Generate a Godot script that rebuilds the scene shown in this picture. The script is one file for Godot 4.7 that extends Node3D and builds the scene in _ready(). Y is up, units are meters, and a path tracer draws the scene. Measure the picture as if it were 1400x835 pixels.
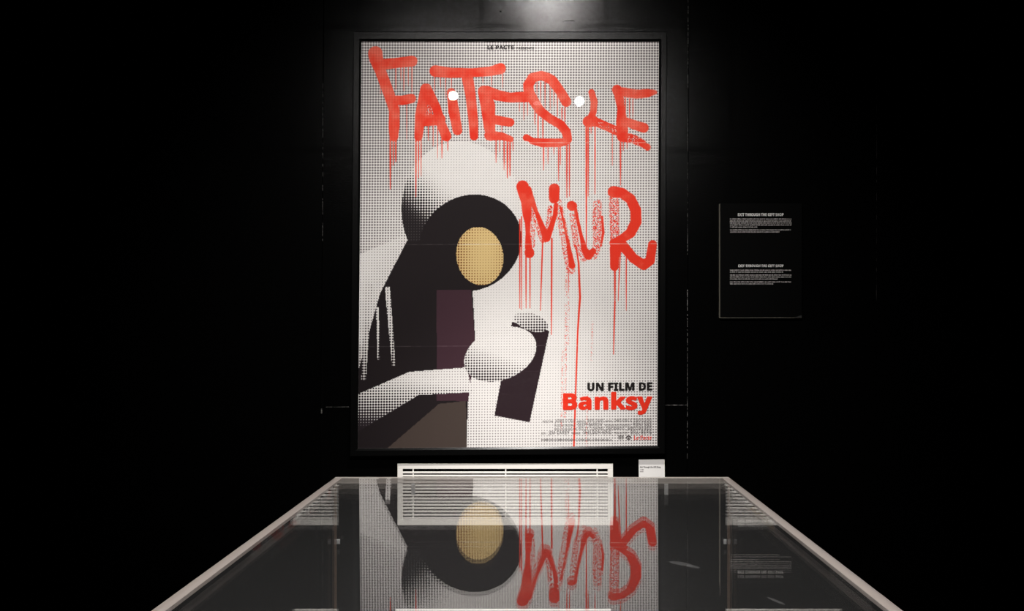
extends Node3D
# A framed poster on a black gallery wall, seen over a clear display case. One unit is a metre, y is up.
# The camera stands EYE above the floor and looks square at the wall, DIST away, through a shifted lens.

const DIST := 3.2          # camera to wall surface
const EYE := 1.5           # camera height
const FOCAL := 1089.0      # focal length in picture units (frame 1400 x 835)
const VX := 735.0          # where the wall's normal meets the frame
const VY := 452.0
const CEIL := 3.42

var M := {}

# ------------------------------------------------------------------ helpers
func wp(x: float, y: float, out := 0.0) -> Vector3:      # a point of the wall plan, "out" metres proud of the wall
	var k := (DIST - out) / FOCAL
	return Vector3((x - VX) * k, EYE + (VY - y) * k, -DIST + out)

func mat(c: Color, rough := 0.6, spec := 0.5, metal := 0.0) -> StandardMaterial3D:
	var m := StandardMaterial3D.new()
	m.albedo_color = c
	m.roughness = rough
	m.metallic_specular = spec
	m.metallic = metal
	return m

func glass(alpha: float, c := Color(1, 1, 1), rough := 0.0) -> StandardMaterial3D:
	var m := mat(Color(c.r, c.g, c.b, alpha), rough)
	m.transparency = BaseMaterial3D.TRANSPARENCY_ALPHA
	return m

func begin() -> SurfaceTool:
	var st := SurfaceTool.new()
	st.begin(Mesh.PRIMITIVE_TRIANGLES)
	return st

func tri(st: SurfaceTool, a: Vector3, b: Vector3, c: Vector3, out: Vector3) -> void:
	var n := (b - a).cross(c - a)
	if n.length() < 1e-14:
		return
	n = n.normalized()
	var pts := [a, b, c]
	if n.dot(out) > 0.0:
		pts = [a, c, b]
	else:
		n = -n
	for p in pts:
		st.set_normal(n)
		st.set_uv(Vector2(p.x, p.y))
		st.add_vertex(p)

func quad(st: SurfaceTool, a: Vector3, b: Vector3, c: Vector3, d: Vector3, out: Vector3) -> void:
	tri(st, a, b, c, out)
	tri(st, a, c, d, out)

func hexa(st: SurfaceTool, back: Array, front: Array) -> void:   # a solid between two four-cornered faces
	var mid := Vector3.ZERO
	for p in back + front:
		mid += p
	mid /= 8.0
	var faces := [[front[0], front[1], front[2], front[3]], [back[0], back[1], back[2], back[3]]]
	for i in 4:
		var j := (i + 1) % 4
		faces.append([front[i], front[j], back[j], back[i]])
	for f in faces:
		quad(st, f[0], f[1], f[2], f[3], (f[0] + f[1] + f[2] + f[3]) / 4.0 - mid)

func slab(st: SurfaceTool, lo: Vector3, hi: Vector3, bevel := 0.0) -> void:   # a box, its +z face chamfered
	var back := [Vector3(lo.x, hi.y, lo.z), Vector3(hi.x, hi.y, lo.z), Vector3(hi.x, lo.y, lo.z), Vector3(lo.x, lo.y, lo.z)]
	var front := []
	for p in back:
		front.append(Vector3(p.x, p.y, hi.z))
	if bevel <= 0.0:
		hexa(st, back, front)
		return
	var mid := []
	for p in back:
		mid.append(Vector3(p.x, p.y, hi.z - bevel))
	var c := (lo + hi) / 2.0
	for i in 4:
		var q: Vector3 = front[i]
		front[i] = Vector3(q.x - signf(q.x - c.x) * bevel, q.y - signf(q.y - c.y) * bevel, q.z)
	quad(st, back[0], back[1], back[2], back[3], Vector3(0, 0, -1))
	quad(st, front[0], front[1], front[2], front[3], Vector3(0, 0, 1))
	for i in 4:
		var j := (i + 1) % 4
		quad(st, back[i], back[j], mid[j], mid[i], (mid[i] + mid[j]) / 2.0 - Vector3(c.x, c.y, mid[i].z))
		quad(st, mid[i], mid[j], front[j], front[i], (mid[i] + mid[j]) / 2.0 - Vector3(c.x, c.y, mid[i].z) + Vector3(0, 0, 0.01))

func lathe(st: SurfaceTool, prof: Array, n := 28) -> void:        # prof: Vector2(radius, z), turned about the z axis
	var mid := Vector2.ZERO
	for p in prof:
		mid += p / prof.size()
	for k in prof.size() - 1:
		var a: Vector2 = prof[k]
		var b: Vector2 = prof[k + 1]
		var side := Vector2(-(b.y - a.y), b.x - a.x)
		for i in n:
			var t0 := TAU * i / n
			var t1 := TAU * (i + 1) / n
			var tm := (t0 + t1) / 2.0
			var out := Vector3(cos(tm) * -side.x, sin(tm) * -side.x, -side.y)
			quad(st, Vector3(a.x * cos(t0), a.x * sin(t0), a.y), Vector3(a.x * cos(t1), a.x * sin(t1), a.y), Vector3(b.x * cos(t1), b.x * sin(t1), b.y), Vector3(b.x * cos(t0), b.x * sin(t0), b.y), out)

func obj(called: String, shape, m: Material, parent: Node = self) -> MeshInstance3D:
	var o := MeshInstance3D.new()
	o.name = called
	o.mesh = shape.commit() if shape is SurfaceTool else shape
	o.material_override = m
	parent.add_child(o, true)
	return o

func box(called: String, lo: Vector3, hi: Vector3, m: Material, parent: Node = self, bevel := 0.0) -> MeshInstance3D:
	var st := begin()
	slab(st, lo, hi, bevel)
	return obj(called, st, m, parent)

func thing(called: String, label: String, category: String, group := "") -> Node3D:
	var o := Node3D.new()
	o.name = called
	add_child(o, true)
	o.set_meta("label", label)
	o.set_meta("category", category)
	if group:
		o.set_meta("group", group)
	return o

func structure(o: Node) -> Node:
	o.set_meta("kind", "structure")
	return o

func stuff(o: Node) -> Node:
	o.set_meta("kind", "stuff")
	return o

# lettering: text fitted into the rectangle x0..x1, y0..y1 of the wall plan (y0 = top of capitals, y1 = baseline)
var fonts := {}
func font(face: String, heavy := false, slant := 0.0) -> Font:
	var key := "%s%s%s" % [face, heavy, slant]
	if not fonts.has(key):
		var f := SystemFont.new()
		f.font_names = PackedStringArray([face])
		f.font_weight = 700 if heavy else 400
		var v := FontVariation.new()
		v.base_font = f
		v.variation_transform = Transform2D(Vector2(1, 0), Vector2(slant, 1), Vector2.ZERO)
		fonts[key] = v
	return fonts[key]

func letters(st: SurfaceTool, text: String, f: Font, x0: float, x1: float, y0: float, y1: float, out: float, drop := 0.0, fat := 0.0) -> void:   # fat: strokes widened by so much each way
	var t := TextMesh.new()
	t.font = f
	t.font_size = 64
	t.pixel_size = 0.01
	t.depth = 0.02
	t.curve_step = 2.0
	t.text = text
	t.horizontal_alignment = HORIZONTAL_ALIGNMENT_LEFT
	t.vertical_alignment = VERTICAL_ALIGNMENT_BOTTOM
	var caps := TextMesh.new()
	caps.font = f
	caps.font_size = 64
	caps.pixel_size = 0.01
	caps.depth = 0.02
	caps.text = "E"
	caps.vertical_alignment = VERTICAL_ALIGNMENT_BOTTOM
	var b := t.get_aabb()
	var e := caps.get_aabb()
	var lo := wp(x0 + fat, y1 - fat, out)
	var hi := wp(x1 - fat, y0 + fat, out)
	var sx := (hi.x - lo.x) / b.size.x
	var sy := (hi.y - lo.y) / e.size.y
	var tilt := -drop / (x1 - x0)
	var basis := Basis(Vector3(sx, sx * tilt, 0), Vector3(0, sy, 0), Vector3(0, 0, 0.02))
	var from := Vector3(b.position.x, e.position.y, 0)
	var px := DIST / FOCAL
	for k in (9 if fat > 0.0 else 1):
		var shift := Vector3(cos(TAU * k / 8.0), sin(TAU * k / 8.0), 0) * fat * px if k < 8 and fat > 0.0 else Vector3.ZERO
		st.append_from(t, 0, Transform3D(basis, lo - basis * from + shift + Vector3(0, 0, 0.00002 * k)))

# rows of print too small to read: ticks of a letter's width in words, as in the picture
func small_print(st: SurfaceTool, rng: RandomNumberGenerator, x0: float, x1: float, y: float, h: float, out: float) -> void:
	var x := x0
	while x < x1 - 1.0:
		var n := rng.randi_range(2, 9)
		for i in n:
			if x > x1:
				break
			var top := y - h * (0.5 if rng.randf() < 0.65 else 0.75)
			var w := rng.randf_range(0.34, 0.62)
			quad(st, wp(x, top, out), wp(x + w, top, out), wp(x + w, y + h * 0.5, out), wp(x, y + h * 0.5, out), Vector3(0, 0, 1))
			x += 0.78
		x += 0.6

# ------------------------------------------------------------------ the print of the poster
const TW := 1320
const TH := 1794
const LW := 440
const LH := 598
var ink := PackedFloat32Array()       # share of ink, low resolution
var ink_color := PackedByteArray()
var red := PackedByteArray()
var dice := PackedByteArray()

func tex(p: Vector2) -> Vector2:      # place in the picture -> place on the sheet, 0..1
	var v := (p.y - 56.2) / 554.8
	var u := (p.x - 494.2 + 4.9 * v) / (406.7 + 2.6 * v)
	v = (p.y - 56.1 - 0.3 * u) / (556.7 - 3.9 * u)
	return Vector2(u, v)

func pic(u: float, v: float) -> Vector2:
	var top := Vector2(494.2, 56.1).lerp(Vector2(900.9, 56.4), u)
	var low := Vector2(489.3, 612.8).lerp(Vector2(898.6, 609.2), u)
	return top.lerp(low, v)

func paint(kind: String, a: Array, amount: Callable, color: Array) -> void:   # a shape into the low-resolution ink
	var q := []
	for p in a:
		var t: Vector2 = tex(p)
		q.append(Vector2(t.x * LW, t.y * LH))
	var lo := Vector2(1e9, 1e9)
	var hi := Vector2(-1e9, -1e9)
	var poly := PackedVector2Array()
	if kind == "ellipse":             # centre, end of one radius, end of the other
		var c: Vector2 = q[0]
		for i in 96:
			var s := TAU * i / 96.0
			poly.append(c + (q[1] - c) * cos(s) + (q[2] - c) * sin(s))
	else:
		poly = PackedVector2Array(q)
	for p in poly:
		lo = lo.min(p)
		hi = hi.max(p)
	for y in range(maxi(0, int(lo.y)), mini(LH, int(hi.y) + 1)):
		var cuts := []
		var yy := y + 0.5
		for i in poly.size():
			var s := poly[i]
			var e := poly[(i + 1) % poly.size()]
			if (s.y <= yy) != (e.y <= yy):
				cuts.append(s.x + (yy - s.y) / (e.y - s.y) * (e.x - s.x))
		cuts.sort()
		for k in range(0, cuts.size() - 1, 2):
			for x in range(maxi(0, int(cuts[k] + 0.5)), mini(LW, int(cuts[k + 1] + 0.5))):
				var i := y * LW + x
				ink[i] = amount.call((x - lo.x) / (hi.x - lo.x), (y - lo.y) / (hi.y - lo.y))
				ink_color[i * 3] = color[0]
				ink_color[i * 3 + 1] = color[1]
				ink_color[i * 3 + 2] = color[2]

func stroke(pts: Array, radii: Array, cover := 1.0, frayed := 0.5) -> void:    # spray paint along a line; cover < 1 leaves it dry
	for k in pts.size() - 1:
		var a: Vector2 = tex(pts[k]) * Vector2(TW, TH)
		var b: Vector2 = tex(pts[k + 1]) * Vector2(TW, TH)
		var ra: float = radii[mini(k, radii.size() - 1)] * 3.235
		var rb: float = radii[mini(k + 1, radii.size() - 1)] * 3.235
		var rm := maxf(ra, rb) + 4.0
		var d := b - a
		var dd := maxf(d.length_squared(), 0.001)
		for y in range(maxi(0, int(minf(a.y, b.y) - rm)), mini(TH, int(maxf(a.y, b.y) + rm) + 1)):
			for x in range(maxi(0, int(minf(a.x, b.x) - rm)), mini(TW, int(maxf(a.x, b.x) + rm) + 1)):
				var px := x - a.x
				var py := y - a.y
				var t := clampf((px * d.x + py * d.y) / dd, 0.0, 1.0)
				px -= d.x * t
				py -= d.y * t
				var r := ra + (rb - ra) * t
				var dist := sqrt(px * px + py * py)
				if dist > r + 4.0:
					continue
				var z := dice[(((y >> 1) * 389 + (x >> 1) * 7919) ^ (y * 31)) & 65535] / 255.0
				var c := clampf((r - dist + (z - 0.6) * 4.0 * frayed) * 0.5 + 0.5, 0.0, 1.0)
				if cover < 1.0:
					var z2 := dice[((y / 3) * 211 + (x / 3) * 5303) & 65535] / 255.0
					if z2 > cover * (0.75 + 0.5 * dist / maxf(r, 1.0)):
						c = 0.0
				var v := int(c * 255.0)
				var i := y * TW + x
				if v > red[i]:
					red[i] = v

func drip(x: float, y0: float, y1: float, r := 0.7, lean := 0.0) -> void:
	stroke([Vector2(x, y0), Vector2(x + lean * 0.6, lerpf(y0, y1, 0.55)), Vector2(x + lean, y1)], [r * 1.15, r, r * 0.55], 1.0, 0.25)

func V(x: float, y: float) -> Vector2:
	return Vector2(x, y)

func lettering() -> void:
	# FAITES
	stroke([V(513, 73), V(514, 80), V(520, 97), V(532, 129), V(539, 151), V(538.6, 174), V(538.3, 187)], [10, 9.5, 7.6, 7.6, 7.2, 7.4, 6])
	stroke([V(523, 88), V(545, 85.5), V(563, 83.5)], [7.6, 7, 7.6])
	stroke([V(537, 137), V(550, 137), V(562, 134.5)], [6.5, 6.5, 6.6])
	stroke([V(581.5, 121), V(574.6, 157), V(572, 187)], [7, 7.4, 5.6])
	stroke([V(583, 121), V(596, 146), V(602, 167), V(610, 186)], [7, 6.2, 6.4, 7])
	stroke([V(577, 165), V(601, 163)], [7.6, 8])
	stroke([V(582, 128), V(583, 156)], [4, 8], 0.8)
	stroke([V(616.5, 126), V(620.4, 152), V(625.3, 178)], [6, 7.6, 6.6])
	stroke([V(595, 97), V(616, 99.4), V(645, 99.2), V(670.5, 97.4), V(684, 93.6)], [8, 7.2, 6.2, 6.6, 7.6])
	stroke([V(638, 101), V(643, 128), V(647, 165), V(648, 186)], [8, 7.2, 6.6, 5.8])
	stroke([V(661.5, 125), V(667, 145), V(669, 172), V(671, 186)], [8.4, 10, 8, 6.4])
	stroke([V(665.7, 125), V(680, 130), V(697, 133.3), V(722, 132)], [8, 7.4, 6.8, 7.4])
	stroke([V(673, 163), V(697, 167)], [6.6, 6])
	stroke([V(669, 185), V(686, 186), V(698, 190)], [7, 5.4, 4])
	stroke([V(774, 139), V(766, 125), V(755, 110), V(748, 105.5), V(740, 103), V(728, 106), V(722, 116), V(723, 126), V(728, 135), V(738, 151), V(752, 162), V(766, 170), V(774, 180), V(776, 190)], [7, 6.6, 7, 6.6, 6.4, 6.8, 7, 7.2, 7, 6.3, 6, 6.3, 6.3, 6])
	stroke([V(775, 193), V(765, 195), V(741, 195), V(727, 192.6)], [4.6, 6, 6, 4.4])
	stroke([V(719.5, 188), V(728, 191)], [4.8, 3])
	# LE
	stroke([V(808.6, 126), V(812.3, 139), V(811, 153), V(807, 163)], [4.4, 4.8, 4.6, 5.4])
	stroke([V(804.5, 166), V(810, 165)], [8, 8])
	stroke([V(811, 165), V(830, 173), V(848, 181)], [6, 5.8, 6.2], 0.93)
	stroke([V(843.5, 122.5), V(846, 130), V(849, 148), V(850, 168), V(851, 186)], [7, 6.4, 5.2, 8, 8], 1.0, 0.9)
	stroke([V(847, 125), V(870, 128.6), V(886, 127), V(895, 126)], [6.6, 6.4, 6, 3.4], 1.0, 1.4)
	stroke([V(852, 164), V(867, 170.5), V(880, 174.5)], [5.4, 6.6, 6.8], 1.0, 0.9)
	stroke([V(853, 187), V(866, 190), V(878, 196)], [7, 6, 5.4], 0.8, 1.4)
	stroke([V(876, 195), V(885, 201)], [4, 4.8], 1.0, 1.2)
	# MUR
	stroke([V(714.3, 255), V(716, 262), V(719.5, 275), V(720.5, 293), V(721.3, 304), V(721.5, 318), V(722.5, 338)], [8.6, 8.2, 7.4, 6.2, 4, 3.2, 5])
	stroke([V(723.6, 344.5)] + [V(723.7, 346)], [6.6, 6.6])
	stroke([V(727, 280), V(728, 335)], [4, 3.5], 0.42)
	stroke([V(721.5, 259), V(733, 289), V(746, 323)], [5, 2.6, 5])
	stroke([V(730, 290), V(743, 326)], [3, 6], 0.55)
	stroke([V(747, 325), V(752, 314), V(758.5, 294), V(760, 280)], [5.6, 4, 3, 3])
	stroke([V(757.6, 258), V(757.4, 271)], [7.4, 7])
	stroke([V(752, 284), V(749, 312)], [3.4, 3], 0.5)
	stroke([V(763, 276), V(770, 315), V(776, 347), V(780, 369)], [4.6, 6, 6, 6], 0.42, 1.2)
	stroke([V(766, 283), V(774, 320), V(782, 363)], [1.3, 1.5, 4.4])
	stroke([V(781.3, 281)] + [V(782.3, 281.6)], [6.6, 6.6])
	stroke([V(786.4, 285), V(790, 303), V(794.4, 322), V(799, 341), V(804.5, 349), V(811, 343)], [2.4, 2.2, 2.4, 4.4, 6, 4])
	stroke([V(782.5, 294), V(787, 333), V(798, 353)], [4, 4.2, 4.6], 0.45, 1.2)
	stroke([V(816.8, 278), V(816, 307), V(817, 332), V(812, 349)], [5.6, 6.2, 6, 5], 0.45, 1.3)
	stroke([V(823, 296), V(824.5, 318), V(821.5, 336)], [1.5, 1.9, 1.2])
	stroke([V(838.6, 262), V(850, 263.4), V(862, 272), V(869, 287), V(869.4, 303), V(862, 318), V(849, 327), V(839, 332)], [8, 7, 7, 7.4, 7.6, 7, 5.8, 6])
	stroke([V(839, 272), V(840.5, 324)], [6.6, 6.4], 0.5, 1.2)
	stroke([V(842, 335), V(842, 340), V(840, 352), V(840, 364)], [7.6, 8.6, 6.2, 6])
	stroke([V(851, 335), V(866, 353), V(880, 362), V(888.6, 356), V(892, 334)], [7, 6.6, 7, 6.6, 6])
	# runs of paint
	for d in [[520, 100, 128, .6], [541, 92, 122, .6], [548, 92, 110, .5], [552, 92, 124, .6], [558, 92, 117, .5], [563, 91, 126, .6], [533.5, 187, 258, 1.0], [537.5, 187, 226, .8], [541, 187, 221, 1.1], [546, 144, 176, .4], [556, 142, 190, .4],
			[568.5, 187, 269, .9], [572, 187, 243, .8], [575.5, 187, 241, .6], [585.5, 172, 192, .6], [592, 172, 200, .5], [598, 170, 216, .5], [604, 188, 216, .8], [612, 190, 206, .6], [594, 104, 126, .5], [602, 104, 120, .5], [609, 105, 134, .5], [617, 105, 122, .4], [660, 103, 113, .4], [672, 103, 116, .5], [687, 100, 120, .5],
			[678, 190, 222, .7], [683, 190, 208, .5], [689, 191, 232, .8], [693.5, 192, 243, 1.0], [697, 192, 240, .9], [701, 192, 206, .5], [686, 170, 182, .5], [710, 140, 152, .4], [716, 139, 164, .5], [721, 140, 158, .5], [731, 140, 170, .7], [735.5, 152, 192, .8], [742, 155, 192, .8], [734, 112, 132, .4], [739, 112, 145, .5], [745, 110, 148, .6], [752, 112, 150, .5], [757, 118, 145, .5], [762, 122, 158, .6], [768, 147, 167, .6], [772, 147, 168, .7],
			[743, 200, 232, .8], [749, 200, 224, .5], [757, 200, 212, .5], [763.5, 200, 247, .7], [766, 200, 225, .6], [774.8, 196, 270, .9], [778.3, 196, 268, .7], [801.5, 172, 336, 1.1], [804, 172, 268, .8], [808, 172, 182, .6], [813.4, 172, 265, .8], [837, 182, 226, .5], [848.2, 192, 253, .9], [852, 192, 206, .6], [857, 192, 204, .5], [860.5, 135, 162, .6], [865, 135, 160, .5], [855, 134, 162, .7],
			[710.5, 300, 421, .8], [713, 296, 423, .7], [719, 345, 421, .9], [724.5, 345, 421, .8], [741.8, 328, 424, .9, -3.0], [754.3, 326, 457, 1.0, -.6], [777, 366, 400, .5], [840.5, 362, 416, 1.1], [840.5, 412, 484, .9, -1.8], [848, 345, 411, .7, -3.0], [856, 345, 424, .7]]:
		drip(d[0], d[1], d[2], d[3], d[4] if d.size() > 4 else 0.0)
	stroke([V(787, 335), V(791, 360), V(792.8, 406), V(789.7, 453), V(787, 531), V(784.4, 612)], [.9, 1.2, 1.4, 1.1, 1.0, 1.2], 1.0, 0.3)
	for d in [[774, 372, 570, 1.3], [778, 378, 470, 1.1], [810, 440, 492, 1.0], [803, 540, 612, .9], [769, 480, 590, 1.0]]:
		stroke([V(d[0], d[1]), V(d[0] - 1.5, d[2])], [d[3], d[3]], 0.22, 0.4)

func poster_print() -> ImageTexture:
	var rng := RandomNumberGenerator.new()
	rng.seed = 11
	dice.resize(65536)
	for i in 65536:
		dice[i] = rng.randi() & 255
	ink.resize(LW * LH)
	ink_color.resize(LW * LH * 3)
	red.resize(TW * TH)
	for y in LH:
		for x in LW:
			var u := float(x) / LW
			var v := float(y) / LH
			var far_off := clampf(Vector2((u - 0.58) * 0.85, (v - 0.68) * 0.85).length() * 1.5, 0.0, 1.0)
			var i := y * LW + x
			ink[i] = lerpf(0.02, 0.54, smoothstep(0.12, 1.08, far_off)) + 0.07 * (1.0 - smoothstep(0.0, 0.5, u)) * (1.0 - smoothstep(0.1, 0.6, v))
			ink_color[i * 3] = 110
			ink_color[i * 3 + 1] = 103
			ink_color[i * 3 + 2] = 104
	# the poster's picture gives way to a plain arrangement of rounded and straight shapes in its tones
	var dark := [27, 20, 22]
	paint("polygon", [V(486, 350), V(552, 322), V(582, 372), V(556, 420), V(520, 480), V(486, 470)], func(u, v): return 0.03 + 0.16 * u + 0.1 * v, [40, 34, 36])
	paint("ellipse", [V(632, 290), V(715, 292), V(630, 193)], func(u, v): return clampf(0.03 + 0.9 * smoothstep(0.34, 0.85, v + (0.45 - u) * 0.75), 0.0, 1.0), [30, 24, 26])
	paint("polygon", [V(556, 330), V(700, 330), V(690, 372), V(646, 396), V(650, 470), V(640, 520), V(638, 614), V(484, 614), V(486, 520), V(500, 470), V(520, 400)], func(_u, _v): return 1.0, dark)
	paint("ellipse", [V(643, 332), V(713, 328), V(645, 266)], func(_u, _v): return 1.0, dark)
	paint("polygon", [V(597, 396), V(644, 396), V(650, 470), V(640, 548), V(597, 548)], func(_u, _v): return 1.0, [62, 38, 47])
	paint("polygon", [V(528, 614), V(600, 552), V(637, 548), V(638, 614)], func(_u, _v): return 1.0, [68, 57, 52])
	for b in [[500, 388, 494, 520, 9], [526, 392, 536, 500, 7], [514, 420, 516, 492, 4]]:
		paint("polygon", [V(b[0], b[1]), V(b[0] + b[4], b[1]), V(b[2] + b[4] * 0.7, b[3]), V(b[2], b[3])], func(u, v): return 0.12 + 0.5 * v * v + 0.2 * absf(u - 0.5), [36, 28, 31])
	paint("polygon", [V(486, 540), V(560, 508), V(638, 502), V(646, 536), V(572, 540), V(486, 592)], func(u, v): return clampf(0.10 + 1.1 * (v - 0.35) + 0.25 * (1.0 - u), 0.05, 1.0), [34, 26, 30])
	paint("polygon", [V(700, 440), V(751, 452), V(724, 577), V(676, 568)], func(_u, _v): return 1.0, [40, 25, 31])
	paint("ellipse", [V(684, 484), V(730, 461), V(702, 514)], func(u, v): return clampf(0.03 + 0.8 * (v - 0.5) + 0.35 * (0.5 - u), 0.02, 0.8), [40, 30, 34])
	paint("ellipse", [V(726, 440), V(749, 445), V(724, 427)], func(u, v): return 0.1 + 0.35 * v + 0.1 * u, [40, 30, 34])
	paint("ellipse", [V(656, 350), V(686, 338), V(668, 388)], func(u, v): return 0.03 + 0.55 * pow(absf(u - 0.6) * 1.5, 2.0) + 0.4 * pow(absf(v - 0.45) * 1.4, 2.5), [120, 72, 30])
	# tan where the small oval is: its paper colour
	var tan_c := tex(V(656, 350)) * Vector2(LW, LH)
	var tan_a := tex(V(686, 338)) * Vector2(LW, LH) - tan_c
	var tan_b := tex(V(668, 388)) * Vector2(LW, LH) - tan_c
	lettering()
	# dots: a square screen of 12 pixels, round spots
	var spot := PackedFloat32Array()
	spot.resize(144)
	for y in 12:
		for x in 12:
			var r := Vector2((x - 5.5) / 6.0, (y - 5.5) / 6.0).length()
			spot[y * 12 + x] = minf(PI * r * r / 4.0, 0.86)
	var tall := FastNoiseLite.new()
	tall.seed = 4
	tall.frequency = 0.03
	var cloud := tall.get_image(LW, LH).get_data()
	var px := PackedByteArray()
	px.resize(TW * TH * 3)
	var inv := 1.0 / (tan_a.x * tan_b.y - tan_a.y * tan_b.x)
	var folds := [0.25, 0.5, 0.75]
	for y in TH:
		var ly := mini(y / 3, LH - 1)
		var sy := (y % 12) * 12
		var fold := 0.0
		for f in folds:
			fold = maxf(fold, 1.0 - absf(y - f * TH) / 2.6)
		for x in TW:
			var li := ly * LW + x / 3
			var a := clampf((ink[li] - spot[sy + x % 12]) * 5.0 + 0.5, 0.0, 1.0)
			var i := y * TW + x
			var r := 229.0
			var g := 225.0
			var b := 222.0
			if ink_color[li * 3] == 120:
				var q := Vector2(li % LW, li / LW) - tan_c
				if absf((q.x * tan_b.y - q.y * tan_b.x) * inv) <= 1.01:
					r = 218.0
					g = 190.0
					b = 132.0
			r += (ink_color[li * 3] - r) * a
			g += (ink_color[li * 3 + 1] - g) * a
			b += (ink_color[li * 3 + 2] - b) * a
			var c := red[i] / 255.0
			if c > 0.0:
				var n := cloud[li] / 255.0
				var thin := clampf(0.45 + (n - 0.5) * 1.6 - (y - 350) * 0.0012, 0.0, 1.0)
				c *= 0.97 - 0.12 * thin
				r += (lerpf(226.0, 238.0, thin) - r) * c
				g += (lerpf(48.0, 92.0, thin) - g) * c
				b += (lerpf(27.0, 70.0, thin) - b) * c
			if fold > 0.0:                # ink worn away along the folds
				var wear := fold * (0.25 + 0.6 * dice[(x / 23 + y / 200 * 97) & 65535] / 255.0) * (0.25 if a > 0.9 and c < 0.1 else 1.0)
				r += (238.0 - r) * wear
				g += (234.0 - g) * wear
				b += (230.0 - b) * wear
			var o := i * 3
			px[o] = int(r)
			px[o + 1] = int(g)
			px[o + 2] = int(b)
	var im := Image.create_from_data(TW, TH, false, Image.FORMAT_RGB8, px)
	return ImageTexture.create_from_image(im)

func sheet_height(u: float, v: float) -> float:
	var h := 0.0004 * sin(u * 9.0 + 1.0) * sin(v * 7.0 + 0.4) * (1.0 - smoothstep(0.7, 0.8, v)) + 0.0005 * sin(u * 4.0 + v * 31.0) * smoothstep(0.5, 0.62, v) * (1.0 - smoothstep(0.7, 0.8, v)) * smoothstep(0.5, 0.9, u)
	for f in [0.25, 0.5, 0.75]:
		h += 0.0008 * maxf(0.0, 1.0 - absf(v - f) / 0.012) + 0.0005 * maxf(0.0, 1.0 - absf(u - f) / 0.012)
	return h

func poster_sheet() -> ArrayMesh:
	var us := []
	var vs := []
	for i in 25:
		us.append(i / 24.0)
		vs.append(i / 24.0)
	for f in [0.25, 0.5, 0.75]:
		for e in [-0.012, 0.012]:
			us.append(f + e)
			vs.append(f + e)
	us.sort()
	vs.sort()
	var st := begin()
	for v in vs:
		for u in us:
			var p := pic(u, v)
			var du := (sheet_height(u + 0.003, v) - sheet_height(u - 0.003, v)) / (0.006 * 1.2)
			var dv := (sheet_height(u, v + 0.003) - sheet_height(u, v - 0.003)) / (0.006 * 1.62)
			st.set_normal(Vector3(-du, dv, 1).normalized())
			st.set_uv(Vector2(u, v))
			st.add_vertex(wp(p.x, p.y, 0.0125 + sheet_height(u, v)))
	var n := us.size()
	for j in vs.size() - 1:
		for i in n - 1:
			var k := j * n + i
			for q in [k, k + 1, k + n + 1, k, k + n + 1, k + n]:
				st.add_index(q)
	return st.commit()

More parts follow.
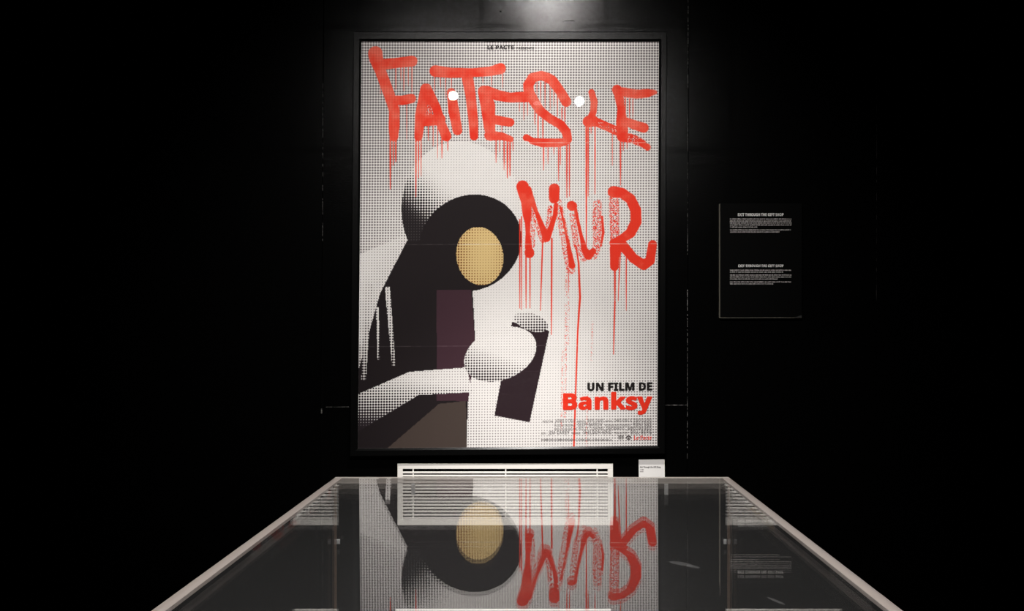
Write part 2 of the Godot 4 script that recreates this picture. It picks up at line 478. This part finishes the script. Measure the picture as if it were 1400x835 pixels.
# ------------------------------------------------------------------ things
func framed_poster() -> void:
	var t := thing("framed_poster", "large black-framed film poster with red dripping spray-paint lettering on the black wall", "poster")
	# frame: four mitred rails; outer edge, inner edge of the face, edge of the sloping lip
	var outer := [V(483.2, 43), V(911.8, 43.2), V(908.9, 620.2), V(478.6, 623.6)]
	var face := [V(491.2, 52.9), V(904.2, 53.2), V(901.8, 612.2), V(486.3, 615.8)]
	var lip := [V(494.2, 56.1), V(900.9, 56.4), V(898.6, 609.2), V(489.3, 612.8)]
	for i in 4:
		var j := (i + 1) % 4
		var st := begin()
		var side: Vector3 = [Vector3(0, 1, 0), Vector3(1, 0, 0), Vector3(0, -1, 0), Vector3(-1, 0, 0)][i]
		var o := [outer[i], outer[j]]
		var f := [face[i], face[j]]
		var l := [lip[i], lip[j]]
		var oi := [o[0].lerp(f[0], 0.1), o[1].lerp(f[1], 0.1)]
		quad(st, wp(o[0].x, o[0].y), wp(o[1].x, o[1].y), wp(o[1].x, o[1].y, 0.0225), wp(o[0].x, o[0].y, 0.0225), side)
		quad(st, wp(o[0].x, o[0].y, 0.0225), wp(o[1].x, o[1].y, 0.0225), wp(oi[1].x, oi[1].y, 0.0235), wp(oi[0].x, oi[0].y, 0.0235), Vector3(0, 0, 1) + side)
		quad(st, wp(oi[0].x, oi[0].y, 0.0235), wp(oi[1].x, oi[1].y, 0.0235), wp(f[1].x, f[1].y, 0.0235), wp(f[0].x, f[0].y, 0.0235), Vector3(0, 0, 1))
		quad(st, wp(f[0].x, f[0].y, 0.0235), wp(f[1].x, f[1].y, 0.0235), wp(l[1].x, l[1].y, 0.0175), wp(l[0].x, l[0].y, 0.0175), Vector3(0, 0, 1) - side)
		quad(st, wp(l[0].x, l[0].y, 0.0175), wp(l[1].x, l[1].y, 0.0175), wp(l[1].x, l[1].y, 0.001), wp(l[0].x, l[0].y, 0.001), -side)
		quad(st, wp(l[0].x, l[0].y, 0.001), wp(l[1].x, l[1].y, 0.001), wp(o[1].x, o[1].y), wp(o[0].x, o[0].y), Vector3(0, 0, -1))
		obj("frame_rail", st, M.frame, t)
	var back := begin()
	quad(back, wp(lip[0].x, lip[0].y, 0.004), wp(lip[1].x, lip[1].y, 0.004), wp(lip[2].x, lip[2].y, 0.004), wp(lip[3].x, lip[3].y, 0.004), Vector3(0, 0, 1))
	obj("backing_board", back, M.frame, t)
	var sheet := obj("poster_sheet", poster_sheet(), M.poster, t)
	sheet.set_meta("label", "creased paper sheet printed with red spray lettering and plain shapes")
	# the printed lines
	var z := 0.0132
	var st := begin()
	letters(st, "LE PACTE", font("Droid Sans", true), 666.4, 702.6, 62.2, 67.4, z, 0.0, 0.15)
	letters(st, "PRÉSENTE", font("Droid Sans", true), 705.8, 730.2, 64.2, 67.4, z)
	obj("presenter_line", st, M.print_black, sheet)
	st = begin()
	letters(st, "UN FILM DE", font("Droid Sans", true), 803.0, 892.0, 523.0, 534.4, z, -0.7, 0.55)
	obj("director_line", st, M.print_black, sheet)
	st = begin()
	letters(st, "Banksy", font("Droid Sans", true), 769.6, 892.0, 537.4, 560.2, z, -0.8, 0.85)
	obj("director_name", st, M.print_red, sheet)
	var rows := [
		[742, 891, 577.4, ["PRODUIT PAR", 0, "JAIMIE D'CRUZ", 1, "NARRATION", 0, "RHYS IFANS", 1, "MONTAGE", 0, "CHRIS KING & TOM FULFORD", 1]],
		[758, 891, 582.6, ["MUSIQUE ORIGINALE", 0, "GEOFF BARROW", 1, "MUSIQUE ADDITIONNELLE", 0, "RONI SIZE", 1]],
		[758, 891, 588.0, ["PRODUCTEURS EXECUTIFS", 0, "HOLLY CUSHING  ZAM BARING  JAMES GAY-REES", 1]],
		[740, 891, 593.4, ["SON", 0, "JIM CAREY", 1, "MIXAGE", 0, "SHELDON KING", 1, "PRODUCTION", 0, "BILL BERG", 1]],
	]
	for row in rows:
		st = begin()
		var parts: Array = row[3]
		var total := 0.0
		for k in range(0, parts.size(), 2):
			total += parts[k].length() * (1.35 if parts[k + 1] else 0.8) + 1.6
		var x: float = row[0]
		var per: float = (row[1] - row[0]) / (total - 1.6)
		for k in range(0, parts.size(), 2):
			var w: float = parts[k].length() * (1.35 if parts[k + 1] else 0.8) * per
			var y: float = row[2] - 0.006 * (x - row[0])
			letters(st, parts[k], font("Droid Sans"), x, x + w, y - (4.4 if parts[k + 1] else 2.7), y, z, -0.006 * w)
			x += w + 1.6 * per
		obj("credit_line", st, M.print_grey, sheet)
	var rng := RandomNumberGenerator.new()
	rng.seed = 5
	st = begin()
	small_print(st, rng, 740, 837, 601.3, 2.2, z)
	stuff(obj("fine_print", st, M.print_grey, sheet))
	st = begin()                          # small emblems before the distributor's name
	for b in [[845.0, 595.4, 853.0, 596.2], [845.8, 595.4, 846.7, 600.6], [848.4, 595.4, 849.3, 600.6], [851.0, 595.4, 851.9, 600.6], [846, 598.0, 852.6, 598.7]]:
		quad(st, wp(b[0], b[1], z), wp(b[2], b[1], z), wp(b[2], b[3], z), wp(b[0], b[3], z), Vector3(0, 0, 1))
	obj("emblem", st, M.print_grey, sheet)
	st = begin()
	for i in 12:                          # an arch of stars over a peak
		var a0 := lerpf(-0.12, PI + 0.12, i / 12.0)
		var a1 := lerpf(-0.12, PI + 0.12, (i + 1) / 12.0)
		var c := V(859.4, 599.0)
		var p0 := c + V(cos(a0), -sin(a0)) * 3.9
		var p1 := c + V(cos(a1), -sin(a1)) * 3.9
		var q0 := c + V(cos(a0), -sin(a0)) * 2.2
		var q1 := c + V(cos(a1), -sin(a1)) * 2.2
		quad(st, wp(p0.x, p0.y, z), wp(p1.x, p1.y, z), wp(q1.x, q1.y, z), wp(q0.x, q0.y, z), Vector3(0, 0, 1))
	tri(st, wp(859.4, 597.4, z), wp(862, 600.8, z), wp(856.8, 600.8, z), Vector3(0, 0, 1))
	obj("emblem", st, M.print_grey, sheet)
	st = begin()
	letters(st, "Le Pacte", font("Droid Serif", true, 0.28), 866.4, 891.0, 595.0, 601.4, z, -0.2)
	obj("distributor_name", st, M.print_red, sheet)
	var pane := begin()
	quad(pane, wp(491, 53, 0.0168), wp(904, 53, 0.0168), wp(901.5, 612, 0.0168), wp(486.5, 615.5, 0.0168), Vector3(0, 0, 1))
	obj("glass_pane", pane, M.glazing, t)

func grille(at: Vector3, label: String) -> void:
	# drawn about the middle of its back; 0.866 x 0.247 m
	var t := thing("vent_grille", label, "grille", "white slatted vent grilles on the black wall")
	t.position = at
	var k := DIST / FOCAL
	var hw := 147.2 * k
	var hh := 42.0 * k
	var bw := 7.2 * k
	var d := 0.0045
	box("border", Vector3(-hw, hh - bw, 0), Vector3(hw, hh, d), M.enamel, t, 0.001)
	box("border", Vector3(-hw, -hh, 0), Vector3(hw, -hh + 8.0 * k, d), M.enamel, t, 0.001)
	box("border", Vector3(-hw, -hh + 8.0 * k, 0), Vector3(-hw + bw, hh - bw, d), M.enamel, t, 0.001)
	box("border", Vector3(hw - bw, -hh + 8.0 * k, 0), Vector3(hw, hh - bw, d), M.enamel, t, 0.001)
	box("dark_backing", Vector3(-hw + bw, -hh + 8.0 * k, 0.0), Vector3(hw - bw, hh - bw, 0.0008), M.void, t)
	var first := hh - 9.9 * k            # middle of the first gap
	var pitch := 4.432 * k
	for i in 15:
		var y := first - (i + 0.5) * pitch
		box("slat", Vector3(-hw + bw, y - 1.22 * k, 0.0009), Vector3(hw - bw, y + 1.22 * k, d - 0.0006), M.enamel, t, 0.0008)
	for x in [-125.8, 0.6, 125.6]:
		box("divider", Vector3((x - 0.9) * k, -hh + 8.0 * k, 0.001), Vector3((x + 0.9) * k, hh - bw, d - 0.0009), M.enamel, t, 0.0006)

func text_panel() -> void:
	var t := thing("text_panel", "black information panel with two blocks of small white text right of the poster", "sign")
	var c := [V(984.6, 278), V(1096.2, 278), V(1096.2, 434.4), V(984.6, 434.6)]
	var st := begin()
	var back := []
	var front := []
	for p in c:
		back.append(wp(p.x, p.y, 0.02) + Vector3(0, 0, -0.02))
		front.append(wp(p.x, p.y, 0.02))
	hexa(st, back, front)
	var core := obj("foam_core", st, M.foam, t)
	core.set_meta("label", "pale exposed edge of the board")
	st = begin()
	var skin := []
	for i in 2:                         # the sheet stops just short of the board's lower edge
		front[i + 2] += Vector3(0, 0.0014, 0)
	for p in front:
		skin.append(p + Vector3(0, 0, 0.0006))
	hexa(st, front, skin)
	obj("front_sheet", st, M.panel_black, t)
	var z := 0.0210
	st = begin()
	letters(st, "EXIT THROUGH THE GIFT SHOP", font("Droid Sans", true), 1008.9, 1071.2, 291.4, 295.3, z)
	obj("heading", st, M.print_white, t)
	st = begin()
	letters(st, "EXIT THROUGH THE GIFT SHOP", font("Droid Sans", true, 0.22), 1009.4, 1071.2, 361.4, 365.2, z)
	obj("heading", st, M.print_white, t)
	var rng := RandomNumberGenerator.new()
	rng.seed = 21
	for block in [[[299.4, 1082], [302.2, 1082], [304.8, 1082], [307.5, 1082], [310.4, 1035]], [[314.3, 1081], [317.1, 1065.5]], [[369.3, 1082], [371.9, 1072]], [[375.9, 1082], [378.6, 1082], [381.4, 1064]], [[385.4, 1081], [388.1, 1057]]]:
		st = begin()
		for row in block:
			small_print(st, rng, 998, row[1], row[0], 1.35, z)
		stuff(obj("paragraph", st, M.print_dim, t))
	st = begin()                        # the worn lower corner
	tri(st, wp(1085, 434.2, 0.0208), wp(1096, 430.6, 0.0208), wp(1096, 434.2, 0.0208), Vector3(0, 0, 1))
	obj("worn_corner", st, M.worn, t)

func caption_card() -> void:
	var t := thing("caption_card", "small white caption card below the lower right corner of the framed poster", "label")
	var st := begin()
	var c := [V(873.2, 628.2), V(908.6, 627.9), V(908.9, 653.4), V(873.5, 653.9)]
	var back := []
	var front := []
	for p in c:
		back.append(wp(p.x, p.y, 0.003) + Vector3(0, 0, -0.003))
		front.append(wp(p.x, p.y, 0.003))
	hexa(st, back, front)
	obj("card", st, M.card, t)
	st = begin()
	letters(st, "Exit Through the Gift Shop", font("Droid Sans", true), 875.0, 903.2, 637.3, 639.3, 0.0034)
	obj("title_line", st, M.print_black, t)
	var rng := RandomNumberGenerator.new()
	rng.seed = 8
	for y in [642.0, 644.6]:
		st = begin()
		small_print(st, rng, 875.0, 879.6, y, 1.3, 0.0034)
		stuff(obj("caption_line", st, M.print_grey, t))

func display_case() -> void:
	var t := thing("display_case", "clear acrylic display case on a black plinth in front of the poster", "display case")
	var top := EYE - 0.2500
	var th := 0.009                    # thickness of the sheets
	var xl := -0.3450
	var xr := 0.3262
	var zb := -1.3620
	var zf := -0.32
	var e := 0.0125                    # width of the edge strips
	var deck := 0.86
	box("top_pane", Vector3(xl + e, top - th, zb + 0.011), Vector3(xr - e, top, zf - e), M.acrylic, t)
	# edges of the sheets, sanded and glued: they take the light
	box("edge_strip", Vector3(xl, top - 0.004, zb + 0.011), Vector3(xl + e, top, zf), M.edge, t)
	box("edge_strip", Vector3(xr - e, top - 0.004, zb + 0.011), Vector3(xr, top, zf), M.edge, t)
	box("edge_strip", Vector3(xl, top - th, zb), Vector3(xr, top, zb + 0.011), M.edge_back, t)
	box("edge_strip", Vector3(xl + e, top - 0.004, zf - e), Vector3(xr - e, top, zf), M.edge, t)
	var low := top - th - 0.0004
	box("side_pane", Vector3(xl, deck, zb + 0.011), Vector3(xl + th * 0.6, low, zf), M.acrylic_side, t)
	box("side_pane", Vector3(xr - th * 0.6, deck, zb + 0.011), Vector3(xr, low, zf), M.acrylic_side, t)
	box("back_pane", Vector3(xl + 0.0045, deck, zb), Vector3(xr - 0.0045, low, zb + 0.006), M.acrylic_side, t)
	box("front_pane", Vector3(xl + 0.008, deck, zf - 0.008), Vector3(xr - 0.008, low, zf - 0.001), M.acrylic_side, t)
	box("corner_joint", Vector3(xl, deck, zb + 0.007), Vector3(xl + 0.0036, low, zb + 0.0105), M.joint, t)
	box("corner_joint", Vector3(xr - 0.0036, deck, zb + 0.007), Vector3(xr, low, zb + 0.0105), M.joint, t)
	box("inner_joint", Vector3(xr - 0.0165, low - 0.19, zb + 0.0066), Vector3(xr - 0.0155, low, zb + 0.0076), M.joint_faint, t)
	for x in [564.6, 911.4]:           # whitish pads standing in for lamp glints under the back edge
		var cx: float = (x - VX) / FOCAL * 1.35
		box("glint_pad", Vector3(cx - 0.003, low - 0.019, zb + 0.0068), Vector3(cx + 0.003, low - 0.0006, zb + 0.0115), M.glint_pad, t, 0.001)
	for s in [xl + 0.0042, xr - 0.0122]:  # bright ticks, glints on the upright edges given solid shape
		box("glint_tick", Vector3(s + 0.001, EYE - 0.361, zb + 0.0125), Vector3(s + 0.006, EYE - 0.353, zb + 0.0145), M.glint_pad, t, 0.0008)
	for g in [[931, 771, 15, 2.6, 0.16], [947, 775, 9, 2.0, 0.16], [1061, 822, 8, 2.6, 0.55]]:   # wiping smears on the lid
		var depth: float = 0.25 * FOCAL / (g[1] - VY)
		var c := Vector3((g[0] - VX) / FOCAL * depth, top + 0.0006, -depth)
		var st := begin()
		var ax := Vector3(g[2] / FOCAL * depth, 0, g[4] * g[2] / FOCAL * depth * depth / 0.25)
		var az := Vector3(0, 0, g[3] / FOCAL * depth * depth / 0.25)
		for i in 20:
			var a0 := TAU * i / 20.0
			var a1 := TAU * (i + 1) / 20.0
			tri(st, c, c + ax * cos(a0) + az * sin(a0), c + ax * cos(a1) + az * sin(a1), Vector3.UP)
		obj("smear", st, M.smear, t)
	box("plinth", Vector3(xl, 0.0, zb), Vector3(xr, deck - 0.0005, zf), M.plinth, t)

func track_lamp(at: Vector3, aim: Vector3, energy: float, angle: float, soft: float, label: String) -> void:
	var t := thing("track_spotlight", label, "spotlight", "track spotlights over the poster")
	t.position = at
	var turn := Basis.looking_at(aim - at, Vector3.UP)
	var st := begin()
	lathe(st, [Vector2(0.034, 0.0), Vector2(0.042, 0.0), Vector2(0.042, 0.12), Vector2(0.030, 0.145), Vector2(0.0, 0.15)])
	var head := obj("lamp_head", st, M.lamp_black, t)
	head.basis = turn
	st = begin()
	lathe(st, [Vector2(0.0, 0.004), Vector2(0.034, 0.004)])
	var lens := obj("lens", st, M.lens, t)
	lens.basis = turn
	st = begin()
	slab(st, Vector3(-0.008, 0.0, -0.008), Vector3(0.008, CEIL - 0.03 - at.y, 0.008))
	var stem := obj("stem", st, M.lamp_black, t)
	stem.position = turn * Vector3(0, 0, 0.08)
	stem.scale.y = (CEIL - 0.03 - at.y - stem.position.y) / (CEIL - 0.03 - at.y)
	var l := SpotLight3D.new()
	l.name = "spot_beam"
	t.add_child(l, true)
	l.basis = turn
	l.position = turn * Vector3(0, 0, -0.034)
	l.light_energy = energy
	l.light_color = Color(1.0, 0.985, 0.97)
	l.light_size = 0.03
	l.spot_range = 12.0
	l.spot_attenuation = 2.0
	l.spot_angle = angle
	l.spot_angle_attenuation = soft
	l.shadow_enabled = true

func _ready() -> void:
	# ---- camera, surroundings, exposure
	var cam := Camera3D.new()
	cam.name = "camera"
	add_child(cam)
	cam.projection = Camera3D.PROJECTION_FRUSTUM
	cam.near = 0.05
	cam.far = 50.0
	cam.size = 835.0 / FOCAL * cam.near
	cam.frustum_offset = Vector2((700.0 - VX) / FOCAL, (VY - 417.5) / FOCAL) * cam.near
	cam.position = Vector3(0, EYE, 0)
	cam.current = true
	var env := Environment.new()
	env.background_mode = Environment.BG_COLOR
	env.background_color = Color.BLACK
	env.tonemap_mode = Environment.TONE_MAPPER_LINEAR
	env.tonemap_exposure = 1.0
	env.sdfgi_enabled = true
	env.ssao_enabled = true
	env.ssil_enabled = true
	var we := WorldEnvironment.new()
	we.name = "environment"
	we.environment = env
	add_child(we)

	# ---- materials
	var grain := FastNoiseLite.new()
	grain.seed = 3
	grain.noise_type = FastNoiseLite.TYPE_SIMPLEX
	grain.frequency = 0.12
	grain.fractal_octaves = 3
	var peel := NoiseTexture2D.new()
	peel.width = 1024
	peel.height = 1024
	peel.seamless = true
	peel.as_normal_map = true
	peel.bump_strength = 6.0
	peel.noise = grain
	M.wall = mat(Color(0.014, 0.014, 0.014), 0.19, 0.25)
	M.wall.normal_enabled = true
	M.wall.normal_texture = peel
	M.wall.normal_scale = 0.09
	M.wall.uv1_triplanar = true
	M.wall.uv1_world_triplanar = true
	M.wall.uv1_scale = Vector3(2, 2, 2)
	M.chip = mat(Color(0.42, 0.41, 0.40), 0.8)
	M.void = mat(Color(0.006, 0.006, 0.006), 0.9, 0.2)
	M.frame = mat(Color(0.03, 0.03, 0.03), 0.26, 0.25)
	M.frame.normal_enabled = true
	M.frame.normal_texture = peel
	M.frame.normal_scale = 0.08
	M.frame.uv1_triplanar = true
	M.frame.uv1_world_triplanar = true
	M.frame.uv1_scale = Vector3(3, 3, 3)
	M.poster = mat(Color.WHITE, 0.75, 0.3)
	M.poster.albedo_texture = poster_print()
	M.glazing = glass(0.0)
	M.print_black = mat(Color(0.10, 0.08, 0.08), 0.7, 0.3)
	M.print_grey = mat(Color(0.34, 0.31, 0.31), 0.7, 0.3)
	M.print_red = mat(Color(0.88, 0.19, 0.10), 0.7, 0.3)
	M.print_white = mat(Color(0.86, 0.85, 0.84), 0.7, 0.3)
	M.print_dim = mat(Color(0.66, 0.64, 0.63), 0.7, 0.3)
	M.enamel = mat(Color(0.90, 0.885, 0.86), 0.45, 0.4)
	M.foam = mat(Color(0.55, 0.53, 0.48), 0.8, 0.3)
	M.panel_black = mat(Color(0.02, 0.02, 0.02), 0.6, 0.12)
	M.worn = mat(Color(0.16, 0.16, 0.155), 0.8, 0.3)
	M.card = mat(Color(0.92, 0.91, 0.90), 0.7, 0.3)
	M.acrylic = glass(0.011)
	M.acrylic_side = glass(0.004)
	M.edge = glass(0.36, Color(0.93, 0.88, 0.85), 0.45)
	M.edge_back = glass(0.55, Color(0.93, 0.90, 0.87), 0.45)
	M.joint = glass(0.6, Color(0.85, 0.72, 0.62), 0.45)
	M.joint_faint = glass(0.25, Color(0.85, 0.80, 0.76), 0.45)
	M.glint_pad = glass(0.7, Color(1, 1, 1), 0.3)  # pale material of the solid glints on the case edges
	M.smear = glass(0.05, Color(1, 1, 1), 0.6)
	M.plinth = mat(Color(0.02, 0.02, 0.02), 0.5, 0.4)
	M.floor = mat(Color(0.05, 0.05, 0.05), 0.6, 0.3)
	M.dark = mat(Color(0.03, 0.03, 0.03), 0.8, 0.3)
	M.lamp_black = mat(Color(0.05, 0.05, 0.05), 0.5, 0.5)
	M.lens = mat(Color(0.9, 0.9, 0.9), 0.3)
	M.lens.emission_enabled = true
	M.lens.emission = Color(1.0, 0.985, 0.97)
	M.lens.emission_energy_multiplier = 2.5

	# ---- lamps: two on the far rail, one near the wall (they also light the room)
	track_lamp(Vector3(-0.61, 3.20, -0.63), wp(690, 430), 4.7, 33.0, 1.0, "left black track spotlight of the pair aimed at the poster")
	track_lamp(Vector3(0.305, 3.17, -0.60), wp(725, 430), 4.7, 33.0, 1.0, "right black track spotlight of the pair aimed at the poster")
	track_lamp(Vector3(-0.075, 3.20, -DIST + 0.94), wp(700, 4000), 16.0, 29.0, 1.0, "narrow black track spotlight close to the wall, aimed down past the poster")
	track_lamp(Vector3(0.06, 3.20, -DIST + 0.94), wp(735, -130), 2.2, 44.0, 1.0, "dim wide spotlight added for spill light on the wall above the poster")  # added fixture: supplies the spill that makes the wall highlight
	track_lamp(Vector3(0.0, 3.20, -0.40), Vector3(0.0, 1.2, -0.90), 4.3, 31.0, 1.0, "black track spotlight above the display case")

	# ---- the room
	var wall := Node3D.new()
	wall.name = "wall_back"
	add_child(wall)
	structure(wall)
	box("wall_core", Vector3(-4.1, -0.1, -DIST - 0.25), Vector3(4.1, CEIL + 0.1, -DIST - 0.0145), M.dark, wall)
	var k := DIST / FOCAL
	var ytop := VY - (CEIL - EYE) / k + 1.0
	var ylow := VY + EYE / k - 1.0
	var g := 0.35                       # half a joint
	var sl := [V(443.6, ytop), V(439.6, 556.4), V(436.3, ylow)]
	var sr := [V(942.6, ytop), V(939.6, 553.5), V(938.0, ylow)]
	var ll := [V(140, ytop), V(140, ylow)]
	var rr := [V(1199, ytop), V(1197.5, ylow)]
	var x0 := VX - 4.0 / k + 1.0
	var x1 := VX + 4.0 / k - 1.0
	var panels := [
		[sl[0] + V(g, 0), sr[0] - V(g, 0), sr[1] - V(g, g), sl[1] + V(g, -g)],
		[sl[1] + V(g, g), sr[1] + V(-g, g), sr[2] - V(g, 0), sl[2] + V(g, 0)],
		[ll[0] + V(g, 0), sl[0] - V(g, 0), sl[2] - V(g, 0), ll[1] + V(g, 0)],
		[sr[0] + V(g, 0), rr[0] - V(g, 0), rr[1] - V(g, 0), sr[2] + V(g, 0)],
		[V(x0, ytop), ll[0] - V(g, 0), ll[1] - V(g, 0), V(x0, ylow)],
		[rr[0] + V(g, 0), V(x1, ytop), V(x1, ylow), rr[1] + V(g, 0)],
	]
	var first: MeshInstance3D = null
	for p in panels:
		var st := begin()
		var back := []
		var mid := []
		var front := []
		var c: Vector2 = (p[0] + p[1] + p[2] + p[3]) / 4.0
		for q in p:
			back.append(wp(q.x, q.y) + Vector3(0, 0, -0.0140))
			mid.append(wp(q.x, q.y) + Vector3(0, 0, -0.0008))
			front.append(wp(q.x - signf(q.x - c.x) * 0.25, q.y - signf(q.y - c.y) * 0.25))
		hexa(st, back, mid)
		hexa(st, mid, front)
		var o := obj("wall_panel", st, M.wall, wall)
		if first == null:
			first = o
	var rng := RandomNumberGenerator.new()
	rng.seed = 2
	var chips := begin()                 # paint rubbed off along the joints
	var runs := [[445, 556.3, 477, 556.1, 0.4, 40], [909.6, 553.7, 938.8, 553.5, 0.8, 40], [439.9, 557, 439.6, 565, 1.1, 14], [940.9, 0, 940.6, 120, 0.3, 60], [940.4, 150, 940.0, 330, 0.25, 60], [940.0, 330, 939.8, 350, 0.5, 12], [939.9, 396, 939.7, 440, 0.6, 26], [939.8, 440, 939.6, 640, 0.35, 80], [441.6, 110, 441.0, 330, 0.16, 60], [1198.6, 60, 1198.2, 420, 0.1, 60]]
	for r in runs:
		for i in r[5]:
			if rng.randf() > 0.62:
				continue
			var a := V(r[0], r[1]).lerp(V(r[2], r[3]), i / float(r[5]))
			var b := V(r[0], r[1]).lerp(V(r[2], r[3]), (i + rng.randf_range(0.5, 1.2)) / float(r[5]))
			var n: Vector2 = (b - a).orthogonal().normalized() * r[4] * rng.randf_range(0.4, 1.0)
			quad(chips, wp(a.x - n.x, a.y - n.y, 0.0003), wp(b.x - n.x, b.y - n.y, 0.0003), wp(b.x + n.x, b.y + n.y, 0.0003), wp(a.x + n.x, a.y + n.y, 0.0003), Vector3(0, 0, 1))
	stuff(obj("rubbed_paint", chips, M.chip, wall))
	var st := begin()
	for i in 10:
		var a0 := TAU * i / 10.0
		var a1 := TAU * (i + 1) / 10.0
		tri(st, wp(684.4, 15.8, 0.0003), wp(684.4 + cos(a0), 15.8 + sin(a0), 0.0003), wp(684.4 + cos(a1), 15.8 + sin(a1), 0.0003), Vector3(0, 0, 1))
	obj("nail_hole", st, M.void, first)
	st = begin()
	hexa(st, [wp(771, 28.4), wp(784.6, 28.0), wp(784.6, 28.9), wp(771, 28.7)], [wp(771, 28.4, 0.0004), wp(784.6, 28.0, 0.0004), wp(784.6, 28.9, 0.0004), wp(771, 28.7, 0.0004)])
	obj("scratch", st, M.void, first)
	structure(box("wall_left", Vector3(-4.2, 0, -DIST), Vector3(-4.0, CEIL, 3.0), M.dark))
	structure(box("wall_right", Vector3(4.0, 0, -DIST), Vector3(4.2, CEIL, 3.0), M.dark))
	structure(box("wall_front", Vector3(-4.2, 0, 3.0), Vector3(4.2, CEIL, 3.2), M.dark))
	structure(box("floor", Vector3(-4.2, -0.2, -DIST), Vector3(4.2, 0.0, 3.2), M.floor))
	structure(box("ceiling", Vector3(-4.2, CEIL, -DIST), Vector3(4.2, CEIL + 0.2, 3.2), M.dark))
	var rail := box("lighting_track", Vector3(-1.2, CEIL - 0.03, -0.59), Vector3(1.0, CEIL, -0.54), M.lamp_black)
	rail.set_meta("label", "black ceiling track carrying the pair of spotlights")
	rail.set_meta("category", "track")
	rail.set_meta("group", "lighting tracks on the ceiling")
	rail = box("lighting_track", Vector3(-1.0, CEIL - 0.03, -DIST + 0.91), Vector3(0.9, CEIL, -DIST + 0.99), M.lamp_black)
	rail.set_meta("label", "black ceiling track close to the poster wall")
	rail.set_meta("category", "track")
	rail.set_meta("group", "lighting tracks on the ceiling")
	rail = box("lighting_track", Vector3(-0.5, CEIL - 0.03, -0.43), Vector3(0.5, CEIL, -0.37), M.lamp_black)
	rail.set_meta("label", "short black ceiling track over the display case")
	rail.set_meta("category", "track")
	rail.set_meta("group", "lighting tracks on the ceiling")

	# ---- things, largest first
	framed_poster()
	display_case()
	grille(wp(690.8, 675.5), "white slatted vent grille directly under the framed poster, half behind the case edge")
	grille(wp(688.0, 874.0), "white slatted vent grille low on the wall, below the other grille")
	text_panel()
	caption_card()
